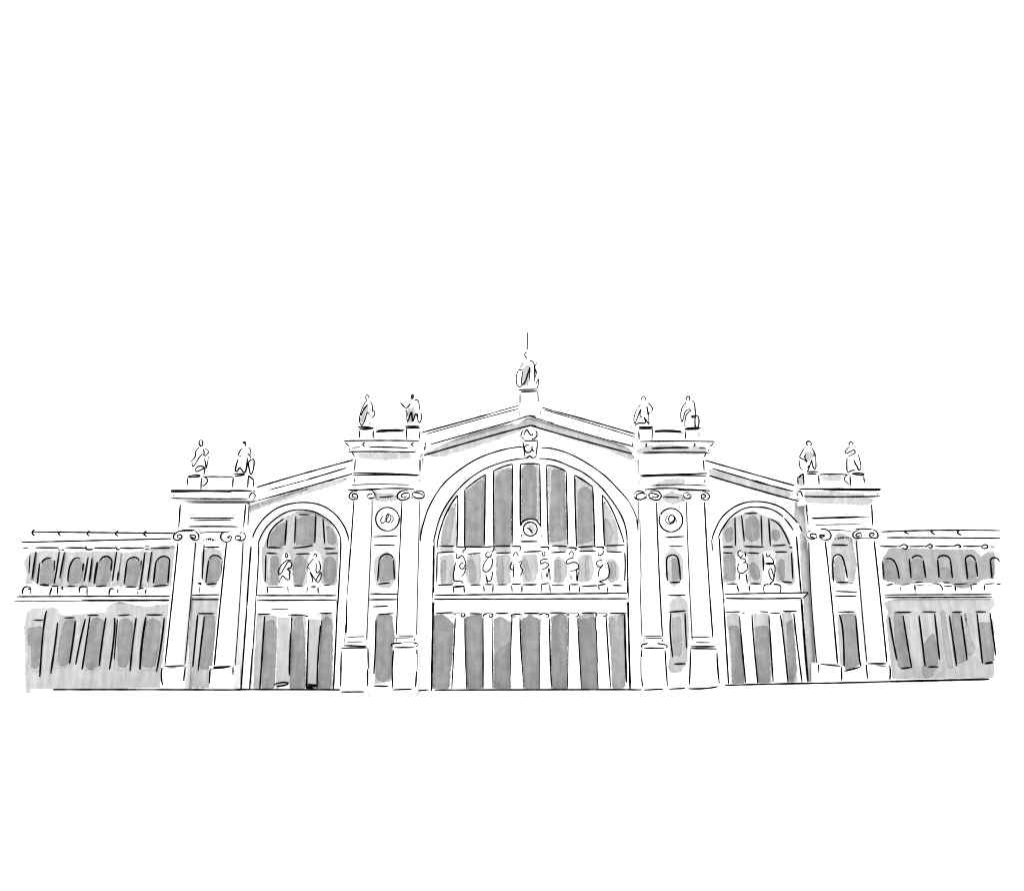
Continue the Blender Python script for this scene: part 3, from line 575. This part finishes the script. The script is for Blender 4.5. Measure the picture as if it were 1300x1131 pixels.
for a,b,ik in [((132,260),(167,235),['~132,260 125,365','167,235 143,403']),((300,235),(338,238),['307,235 290,350 275,430','338,238 310,395']),((478,270),(503,275),['480,270 455,415','503,275 487,415']),
   ((645,235),(675,250),['650,235 625,410','675,250 655,408']),((815,240),(860,235),['820,240 805,350 790,455','860,235 835,415'])]:
    part('pilaster',s,0.85,'A',depth=0.14,slabs=['%f,%f %f,%f %f,%f %f,%f'%(a[0],230,b[0],230,b[0]-27,430,a[0]-27,430)],ink=ik,
      washes=[('l','%f,%f %f,%f %f,%f %f,%f'%(a[0]-2,240,b[0]+2,240,b[0]-26,428,a[0]-26,428))])
for sh,ik,wa in [('185,430 192,305 225,277 262,277 278,300 272,432',['190,305 175,430','203,305 212,288 235,275 258,276','278,290 278,345','!190,434 243,437'],'202,320 225,285 262,285 276,320 272,422 192,428'),
  ('360,435 368,330 390,285 410,275 435,282 452,300 440,438',['358,415 368,330 390,285 410,273 432,280','452,305 447,350','355,441 398,444'],'372,340 400,282 446,302 446,360 428,422 362,428'),
  ('520,435 537,298 590,268 622,297 612,400 600,438',['!535,298 515,428','550,292 565,272 590,264 612,275 623,300','622,297 615,350','527,445 590,440'],'537,302 590,274 616,302 610,390 588,432 522,432'),
  ('698,438 712,295 750,273 795,290 788,438',['712,295 695,430','711,297 727,278 752,270 770,273 785,290','797,290 800,345','703,447 765,447'],'714,302 750,279 792,300 786,380 763,436 702,436'),
  ('872,435 887,297 935,265 966,290 955,432',['885,295 870,425','887,299 905,274 935,264 958,273 968,292','967,290 957,425','870,443 955,435'],'890,302 935,272 962,297 953,426 880,432')]:
    part('arched_window',s,0.965,'A',depth=0.03,slabs=[sh],ink=ik,washes=[('l',sh),('d',wa)])
for sh,ik,wa in [('120,650 225,645 195,950 135,950',['232,590 212,700 190,985'],'115,695 210,685 195,800 180,932 142,932 142,800 120,795'),
  ('300,655 400,635 368,920 290,925',['297,660 280,800 255,965','403,650 390,760 368,905','338,632 398,630'],'342,652 398,642 383,800 360,905 322,922 298,900 312,770'),
  ('490,622 585,625 550,935 455,940',['463,638 430,780 405,910','490,625 465,800 443,940','585,632 560,800 547,920','475,617 540,615'],'502,640 540,630 577,660 558,800 543,918 487,942 463,918 478,780'),
  ('652,622 768,620 735,940 640,940',['638,632 632,760 607,940','~655,640 635,880','767,632 745,800 730,950','660,618 728,613'],'667,650 710,634 747,660 737,850 700,932 663,918 658,760'),
  ('828,620 935,620 895,940 795,940',['!825,628 800,800 790,940','935,632 915,800 888,955','828,614 920,614'],'832,650 870,637 912,660 902,800 878,918 840,928 803,918 818,780')]:
    part('doorway',s,0.965,'A',depth=0.03,slabs=[sh],ink=ik,washes=[('l',sh),('d',wa)])
s=wing('0:1080,886 1080,676 1272,676 1272,886','T',
  ['80,204 195,205','195,208 225,193 245,205 235,220 215,213','250,205 355,204','355,210 380,192 395,203 385,213 370,208','412,204 520,204','520,206 550,195 565,207 550,212','578,204 690,204','690,210 705,195 725,200 720,215 690,215','~735,206 775,206'],
  [('m','95,280 140,215 300,220 450,225 640,225 690,270 720,240 765,240 765,390 700,400 620,450 560,455 500,420 300,420 200,435 105,405'),
   ('l','100,540 200,520 760,515 765,560 700,620 762,650 762,990 600,1003 140,1005 110,700 130,590'),
   ('m','445,590 470,600 485,750 520,930 495,930 465,800'),('m','335,925 425,920 380,990 345,990'),('m','590,600 620,750 650,820 620,860 605,850')])
part('cornice',s,0.4,'T',depth=18.6,slabs=['0,108 800,106 800,165 0,165'],ink=['90,117 450,108 800,110','120,152 450,153 800,156','240,108 230,118 255,130','400,112 388,118 412,135','555,112 545,122 568,138'])
part('ledge',s,0.5,'T',depth=0.5,slabs=['0,490 752,490 752,514 0,514'],ink=['110,494 450,493 750,492','112,510 450,508 750,507'])
for x0,x1,ik in [(203,290,['~202,445 203,468','290,435 291,467','~208,436 258,431']),(300,400,['290,422 335,416','~300,437 355,439','~375,430 376,440']),(455,532,['390,428 430,430 450,445 458,468','465,443 515,441','530,440 535,472','525,432 605,427']),(628,706,['~625,432 628,467','635,430 662,429','706,435 706,467','710,430 770,426','778,433 805,427'])]:
    part('pedestal',s,0.45,'T',depth=0.55,slabs=['%d,443 %d,443 %d,491 %d,491'%(x0,x1,x1,x0)],ink=ik)
for sh,ik,wa in [('97,400 97,295 117,280 155,283 180,320 197,405',['97,295 105,400','117,280 155,283 180,320 197,400','120,436 160,430'],'107,298 150,292 190,395 112,395'),
  ('268,398 257,278 305,260 340,280 355,398',['257,278 268,395','274,277 286,264 305,259 323,263 334,273','340,288 355,392'],'268,292 333,280 347,392 278,394'),
  ('435,400 427,278 465,260 502,283 515,400',['427,283 435,390','427,277 440,264 465,259 488,266 502,284','502,283 515,392','460,420 500,423'],'440,340 470,330 500,350 508,392 442,392'),
  ('606,400 593,285 620,260 655,290 665,395',['593,285 606,400','593,288 600,267 620,259 640,267 653,292','655,295 665,385'],'602,292 643,292 653,385 610,390'),
  ('752,400 742,290 765,273 765,400',['742,290 752,400','741,292 753,275 770,272 786,279 797,297'],'748,300 763,292 763,380 755,385')]:
    part('arched_window',s,0.965,'T',depth=0.03,slabs=[sh],ink=ik,washes=[('m',sh),('d',wa)])
for sh,ik,wa in [('137,605 225,600 270,930 208,935 182,880',['137,627 155,740 182,880','220,618 240,750 270,930','172,599 268,598','208,935 265,928'],'165,605 210,595 230,750 255,925 202,935 178,850'),
  ('315,600 408,600 438,925 352,925',['315,620 352,922','408,605 438,880','338,596 417,597','372,925 432,924'],'340,790 400,725 428,820 424,915 350,920 338,860'),
  ('497,602 567,602 605,900 540,922',['497,620 540,920','567,620 603,885','515,598 570,597'],'512,605 562,602 592,750 598,885 545,908 522,800'),
  ('662,602 740,600 762,900 695,908',['662,605 695,905','740,600 775,858','655,596 715,596','!710,905 757,897'],'672,662 738,662 762,800 760,888 702,900 692,800')]:
    part('doorway',s,0.965,'T',depth=0.03,slabs=[sh],ink=ik,washes=[('l',sh),('d',wa)])

# ================================================================ statues
def sphere(mb,c,rx,ry,rz,n=10):
    rs=[]
    for i in range(1,n):
        a=math.pi*i/n; z=-math.cos(a)*rz; k=math.sin(a)
        rs.append([c+Vector((rx*k*math.cos(u*2*math.pi/14),ry*k*math.sin(u*2*math.pi/14),z)) for u in range(14)])
    mb.rings(rs)
def tube(mb,ps,rs):
    R=[]
    for i,p in enumerate(ps):
        a=ps[max(0,i-1)]; b=ps[min(len(ps)-1,i+1)]; t=(b-a).normalized()
        u=t.cross(Vector((0,1,0))).normalized(); v=t.cross(u)
        R.append([p+(u*math.cos(k*math.pi/4)+v*math.sin(k*math.pi/4))*rs[i] for k in range(8)])
    mb.rings(R)
def inside(p,poly):
    c=False; n=len(poly)
    for i in range(n):
        (x1,y1),(x2,y2)=poly[i],poly[i-1]
        if (y1>p[1])!=(y2>p[1]) and p[0]<(x2-x1)*(p[1]-y1)/(y2-y1)+x1: c=not c
    return c
def project(v):
    d=v-CAM; f=d.y*cp+d.z*sp; u=-d.y*sp+d.z*cp
    return (650+F*d.x/f, 565.5-F*u/f)
def statue(cr,Y,head,rows,arms,ink,label,gray=(),rod=None,shield=None,group='stone statues along the facade'):
    """head: cx,cy,r  rows: (y,xl,xr) from hem up to shoulders  arms: joints"""
    x0,y0,k=CR[cr]; q=lambda x,y: P(x0+x/k,y0+y/k,Y)
    u=PX/k*(Y+D)/D
    b=MB(); rs=[]
    hx,hy,hr=head
    R2=[rows[0]]
    for a,c in zip(rows,rows[1:]):
        R2+= [tuple(a[j]+(c[j]-a[j])*t for j in range(3)) for t in (0.33,0.66)]+[c]
    for i,(y,xl,xr) in enumerate(R2):
        a,c=q(xl,y),q(xr,y); w=(c.x-a.x)/2; dp=min(w*0.8,0.42)
        if i==len(R2)-1: dp*=0.8
        fold=0.10 if i<len(R2)*0.6 else 0.0
        rs.append([Vector(((a.x+c.x)/2+w*(1+fold*math.sin(7*t*2*math.pi/28+hx))*math.cos(t*2*math.pi/28),Y+dp*(1+fold*2*math.sin(8*t*2*math.pi/28+hx))*math.sin(t*2*math.pi/28),(a.z+c.z)/2)) for t in range(28)])
    y,xl,xr=R2[-1]; a,c=q(xl,y),q(xr,y); n0=q(hx,hy+hr)
    top=(a.z+c.z)/2
    for t2,s2 in ((0.45,0.72),(0.75,0.4),(1.0,0.26)):
        cx=(a.x+c.x)/2*(1-t2)+n0.x*t2; cz=top*(1-t2)+n0.z*t2; w=(c.x-a.x)/2*s2
        rs.append([Vector((cx+w*math.cos(t*2*math.pi/28),Y+min(w,0.3)*0.9*math.sin(t*2*math.pi/28),cz)) for t in range(28)])
    b.rings(rs)
    hc=q(hx,hy); r=hr*u
    sphere(b,hc,r*0.82,r*0.95,r*1.08)
    tube(b,[hc-Vector((0,0,r*1.6)),hc-Vector((0,0,r*0.4))],[r*0.45,r*0.42])       # neck
    tube(b,[hc+Vector((0,-r*0.8,r*0.25)),hc+Vector((0,-r*1.22,-r*0.12))],[r*0.1,r*0.19])   # nose
    sphere(b,hc+Vector((0,r*0.35,r*0.2)),r*0.95,r*0.9,r*0.95)                       # hair
    for arm in arms:
        ps=[q(*a) for a in arm]
        ps=[p+Vector((0,-0.16*i,0)) for i,p in enumerate(ps)]
        tube(b,ps,[0.2,0.16,0.11][:len(ps)]); sphere(b,ps[-1],0.13,0.1,0.15,6)
    me=bpy.data.meshes.new('tmp'); me.from_pydata([tuple(v) for v in b.v],[],b.f)
    o=bpy.data.objects.new('tmp',me); C.objects.link(o)
    md=o.modifiers.new('r','REMESH'); md.mode='VOXEL'; md.voxel_size=0.055; md.use_smooth_shade=True
    sm=o.modifiers.new('s','SMOOTH'); sm.iterations=2; sm.factor=0.5
    dg=bpy.context.evaluated_depsgraph_get(); ev=o.evaluated_get(dg).to_mesh()
    b2=MB(); b2.add([v.co.copy() for v in ev.vertices],[list(p.vertices) for p in ev.polygons],0)
    bpy.data.objects.remove(o)
    if gray:
        gp=[pts(g,cr) for g in gray]
        for i,f in enumerate(b2.f):
            c=sum((b2.v[j] for j in f),Vector())/len(f)
            if c.y<Y+0.05 and any(inside(project(c),g) for g in gp): b2.m[i]=5
    nf=len(b2.f)
    bv=b2.bvh()
    hem=rows[0]; org=q((hem[1]+hem[2])/2,hem[0])
    for st in ink:
        w=1.05; c2=cr
        if st[0]=='~': w=0.7; st=st[1:]
        elif st[0]=='!': w=1.45; st=st[1:]
        if st[1]==':': c2=st[0]; st=st[2:]
        stroke(b2,bv,pts(st,c2),Y-0.15,w,0.7,0.12)
    b2.v=[v-org for v in b2.v]
    root=o=link('statue',b2); root.location=org
    o.data.polygons.foreach_set('use_smooth',[i<nf for i in range(len(o.data.polygons))])
    if shield:
        m=MB(); pl=pts(shield[0],cr); loop=catmull(pl+pl[:1],2)[:-1]
        m.slab(loop,Y-0.62,0.12); stroke(m,m.bvh(),pts(shield[0],cr)+pts(shield[0],cr)[:1],Y-0.62,1.35,0.8)
        m.v=[v-org for v in m.v]; link('shield',m,root)
    if rod:
        m=MB(); a=P(*rod[0],Y)-org; c=P(*rod[1],Y)-org; hh=hc-org
        tube(m,[hh+Vector((0,0.1,r*0.3)),Vector((c.x,0.1,c.z))],[0.03,0.03])
        n=len(m.f); tube(m,[Vector((c.x,0.1,c.z)),Vector((a.x,0.1,a.z))],[0.1,0.07])
        for i in range(n,len(m.f)): m.m[i]=1
        link('lightning_rod',m,root)
    tag(root,label,'statue',group)
    return root
YT=-0.8
statue('B',YT,(388,158,24),[(445,345,432),(370,350,425),(290,345,425),(215,350,440)],[[(435,225),(455,240),(420,270)],[(355,225),(345,280),(300,322)]],
 ['!385,130 372,155 385,185 400,180 405,150 390,130','375,195 345,230 335,280 310,315 290,322','310,330 315,368 335,350 370,290 405,255','405,210 418,240 415,270 430,272 457,238 425,207','415,295 432,345 430,390','~457,280 440,390','!335,405 360,370 400,365 415,380 365,408 335,412','418,375 422,400 415,440'],
 'draped statue reaching out low, left plinth of the left corner pavilion')
statue('B',YT,(780,163,20),[(430,700,850),(360,712,840),(280,740,815),(205,745,830)],[[(750,210),(728,255),(752,268)],[(825,210),(836,245),(835,290)]],
 ['!770,165 775,145 785,150 790,185','755,205 725,255 730,270 752,268','820,195 838,240 830,262','808,250 830,275 832,300','!722,305 697,400 712,412 738,380 775,422 795,390 805,290'],
 'robed statue with oval shield, right plinth of the left corner pavilion',shield=['845,305 865,310 862,380 840,440 820,380 818,330'])
statue('F',YT,(328,102,22),[(365,262,355),(300,262,365),(220,285,375),(150,298,362)],[[(360,160),(380,220),(368,280)]],
 ['322,125 313,100 325,80 342,95 342,118','322,130 285,190 260,270 258,320 275,350 300,320 320,255 335,235 345,260','!330,165 295,210 272,265','355,140 372,180 370,235','375,215 395,235 385,270 362,285','~352,320 350,350'],
 'cloaked statue with a grey cape, left plinth of the left inner tower',gray=['285,200 330,165 340,230 312,260 300,310 275,345 262,300'])
statue('F',YT,(735,98,20),[(358,680,800),(290,682,800),(220,690,792),(140,702,788)],[[(705,150),(672,195),(628,152)]],
 ['!727,120 725,90 735,75 740,95 727,118','!625,150 665,195','665,195 690,190 712,152','750,127 780,128 792,160 795,215','!662,225 680,222 688,315 722,235 735,315 762,250 775,280','782,240 780,300 795,328 812,300 812,240','~690,320 692,350'],
 'statue raising one bent arm sideways, right plinth of the left inner tower',gray=['690,200 750,190 760,260 740,320 700,340 690,250'])
statue('H',-0.1,(827,245,24),[(503,765,905),(450,752,900),(370,772,890),(295,792,872)],[[(865,300),(885,350),(890,430)]],
 ['835,222 815,228 812,250 830,265','~805,292 765,355','765,355 748,400 750,460 770,482 795,460','768,358 790,350','800,345 785,440 795,465 815,440 848,335','848,340 850,450','848,285 870,292 882,320 885,440','I:75,285 98,295 112,330 115,360 110,435','I:130,300 112,335 125,370 115,410','I:142,420 122,460','I:142,420 140,460 128,500'],
 'seated statue crowning the peak of the central gable under a thin rod',gray=['812,320 855,315 860,350 835,475 800,470 790,420'],rod=((669.8,422),(669.2,443.5)))
statue('N',YT,(190,112,22),[(362,118,245),(300,125,242),(240,142,240),(165,150,240)],[[(235,165),(270,205),(238,243)]],
 ['178,130 175,105 190,92 207,105 205,130','~172,155 130,210','130,210 105,290 115,335 140,270 165,210 160,265 178,280','230,152 272,205 235,245','!220,180 232,250 240,345','195,280 215,305 238,345','112,355 150,332 205,330 195,285'],
 'statue with hand on hip, left plinth of the right inner tower')
statue('N',YT,(592,112,20),[(378,555,690),(310,550,685),(240,545,662),(160,562,645)],[[(640,165),(655,225),(640,275)]],
 ['!580,130 580,100 595,92 605,105 605,130','578,145 540,190 525,260 535,320 548,290 565,230 595,208 618,220','618,220 580,250 565,300 563,365','625,130 648,155 655,220 662,260','662,260 620,272 640,282 668,262'],
 'statue with sweeping cloak and oval shield, right plinth of the right inner tower',shield=['665,264 685,280 688,340 675,370 655,350 655,290'])
statue('R',YT,(190,165,22),[(418,118,252),(360,120,250),(300,140,238),(215,145,232)],[[(150,215),(115,285),(172,325)],[(228,215),(248,265),(240,285)]],
 ['!185,180 170,165 175,145 195,143 210,160 208,182','150,205 125,245 110,288 150,308 175,335','165,262 152,280 175,325','220,208 248,262 245,280','230,272 248,275 255,370 245,390 228,370 218,310','105,315 110,370 135,400','218,305 195,370 175,420','!180,375 188,366 196,372 186,380'],
 'statue with both arms bent to its waist, left plinth of right corner pavilion',gray=['150,240 200,230 240,255 225,290 185,330 160,300'])
statue('R',YT,(567,165,20),[(420,535,655),(360,532,655),(290,535,635),(215,530,612)],[[(545,215),(520,242),(600,228)]],
 ['555,180 550,165 565,147 582,158 580,175','555,190 515,235 525,250 560,235 595,220 605,245 570,265 545,275','!533,290 530,370 540,418 570,405 605,403','630,255 650,320 655,380 645,400 625,385','!595,310 605,335 638,395'],
 'statue with folded arms, right plinth of the right corner pavilion')
YS=0.2
statue('D',YS,(358,762,15),[(983,312,388),(920,318,385),(850,318,395),(798,338,392)],[],
 ['358,745 350,765 360,778 368,765 360,745','395,800 370,795 335,820 303,870 302,890 315,900 340,860 375,805 398,825','!398,825 390,850 368,860 385,880 375,905','310,960 330,910 350,925 370,938 382,925 380,880'],
 'statue wrapped in a loose cloak, left of the two on the left side balcony')
statue('D',YS,(566,763,15),[(983,530,605),(920,528,606),(860,520,602),(800,538,598)],[],
 ['555,770 562,750 572,752 578,775','555,785 525,820 513,848 530,860','575,822 575,885 600,870 605,840 590,800','528,885 545,930 540,960','530,880 575,950 590,952 608,920 605,885 570,945'],
 'statue with a crossed hem, right of the two on the left side balcony')
statue('V',YS,(340,750,18),[(970,322,395),(900,322,390),(850,320,388),(790,325,375)],[],
 ['355,745 340,728 322,745 325,765 345,775 355,755','335,785 370,790 375,810 355,815','330,820 320,860 335,888 365,885 388,860 385,820 362,812','333,895 330,940','380,890 390,965'],
 'slim statue with a round robe, left of the two on the right side balcony')
statue('V',YS,(540,757,15),[(972,515,595),(900,515,592),(840,512,590),(788,516,580)],[],
 ['525,745 530,768 550,765 550,745','550,770 575,800 572,825 530,825 522,820 572,820 588,850 580,940','548,855 545,890 560,930 578,935 570,880 555,852','580,940 550,968 535,975'],
 'statue with a long loop of cloth, right of the two on the right side balcony')
YB=-0.1
def st6(cr,cx,ink,label,wl=-32,wr=32):
    statue(cr,YB,(cx,742,17),[(934,cx+wl,cx+wr),(890,cx+wl,cx+wr),(840,cx+wl-2,cx+wr+2),(785,cx+wl+4,cx+wr-4)],[],ink,label,group='row of six statues on the central balcony')
st6('J',272,['255,733 258,765 290,745 300,755 315,795 310,850 285,880','300,795 280,800 278,825 300,830 305,805','248,790 238,850 235,890 245,912 285,912 298,935'],'leftmost statue of the central balcony row, holding a round object at its side',-34,38)
st6('J',463,['470,725 448,730 450,755 478,750 485,728','458,765 430,810 430,845 455,850 480,825 490,780 485,765','445,868 455,925 452,880','452,905 478,908 490,850'],'second statue from the left on the central balcony, with a full oval torso')
st6('J',645,['625,752 632,730 645,725 658,750','620,782 605,825 625,838','628,795 625,890','662,790 682,785 672,815 685,840 670,878'],'third statue from the left on the central balcony, with two ripples of drapery',-34,34)
st6('K',165,['145,715 150,745 163,745 160,720','182,770 140,775 135,800 165,790 188,805 165,830 140,830','~143,850 145,915','172,860 180,885 190,830 198,905'],'statue just right of the clock on the central balcony, arms crossed in a double curve',-28,32)
st6('K',342,['320,745 335,718 348,728 345,755','350,760 310,775 308,800 350,790 378,800 378,835 325,845','333,870 335,905','372,830 368,870 375,910 380,850'],'second statue from the right on the central balcony, swirl at its chest')
st6('K',538,['512,725 515,745 540,735 545,712','540,775 505,785 505,810 530,820 545,800','545,800 515,850 518,885','570,790 585,850 570,895 520,915 548,922'],'rightmost statue of the central balcony row, robe curling round its right side',-28,38)

# ================================================================ light, sky, camera
EL,ROT=math.radians(26),math.radians(188)
w=bpy.data.worlds.new('World'); bpy.context.scene.world=w; w.use_nodes=True
n=w.node_tree.nodes; l=w.node_tree.links; bg=n['Background']
sky=n.new('ShaderNodeTexSky'); sky.sky_type='NISHITA'; sky.sun_disc=False; sky.sun_elevation=EL; sky.sun_rotation=ROT
tc=n.new('ShaderNodeTexCoord'); nz=n.new('ShaderNodeTexNoise'); nz.inputs['Scale'].default_value=2.0; nz.inputs['Detail'].default_value=5
l.new(tc.outputs['Generated'],nz.inputs['Vector'])
cr_=n.new('ShaderNodeMapRange'); cr_.inputs['To Min'].default_value=0.93; cr_.inputs['To Max'].default_value=0.99
l.new(nz.outputs['Fac'],cr_.inputs['Value'])
mx=n.new('ShaderNodeMix'); mx.data_type='RGBA'; mx.inputs[7].default_value=(7.2,7.2,7.2,1)    # bright high overcast
l.new(cr_.outputs['Result'],mx.inputs[0]); l.new(sky.outputs['Color'],mx.inputs[6]); l.new(mx.outputs[2],bg.inputs['Color'])
bg.inputs['Strength'].default_value=0.13
sd=bpy.data.lights.new('sun','SUN'); sd.energy=1.5; sd.angle=math.radians(14); sd.color=(1,1,1)
so=bpy.data.objects.new('sun',sd); C.objects.link(so)
dirv=Vector((-0.12,-0.9,0.45)); so.rotation_euler=dirv.to_track_quat('Z','Y').to_euler()
cam=bpy.data.cameras.new('camera'); co=bpy.data.objects.new('camera',cam); C.objects.link(co)
co.location=CAM; co.rotation_euler=(math.radians(90)+PITCH,0,0)
cam.sensor_fit='HORIZONTAL'; cam.sensor_width=36; cam.lens=36*F/1300; cam.clip_end=20000
sc=bpy.context.scene; sc.camera=co
sc.view_settings.view_transform='Standard'; sc.view_settings.look='None'; sc.view_settings.exposure=1.0; sc.view_settings.gamma=1
sc.render.film_transparent=False
sc.cycles.filter_width=1.1
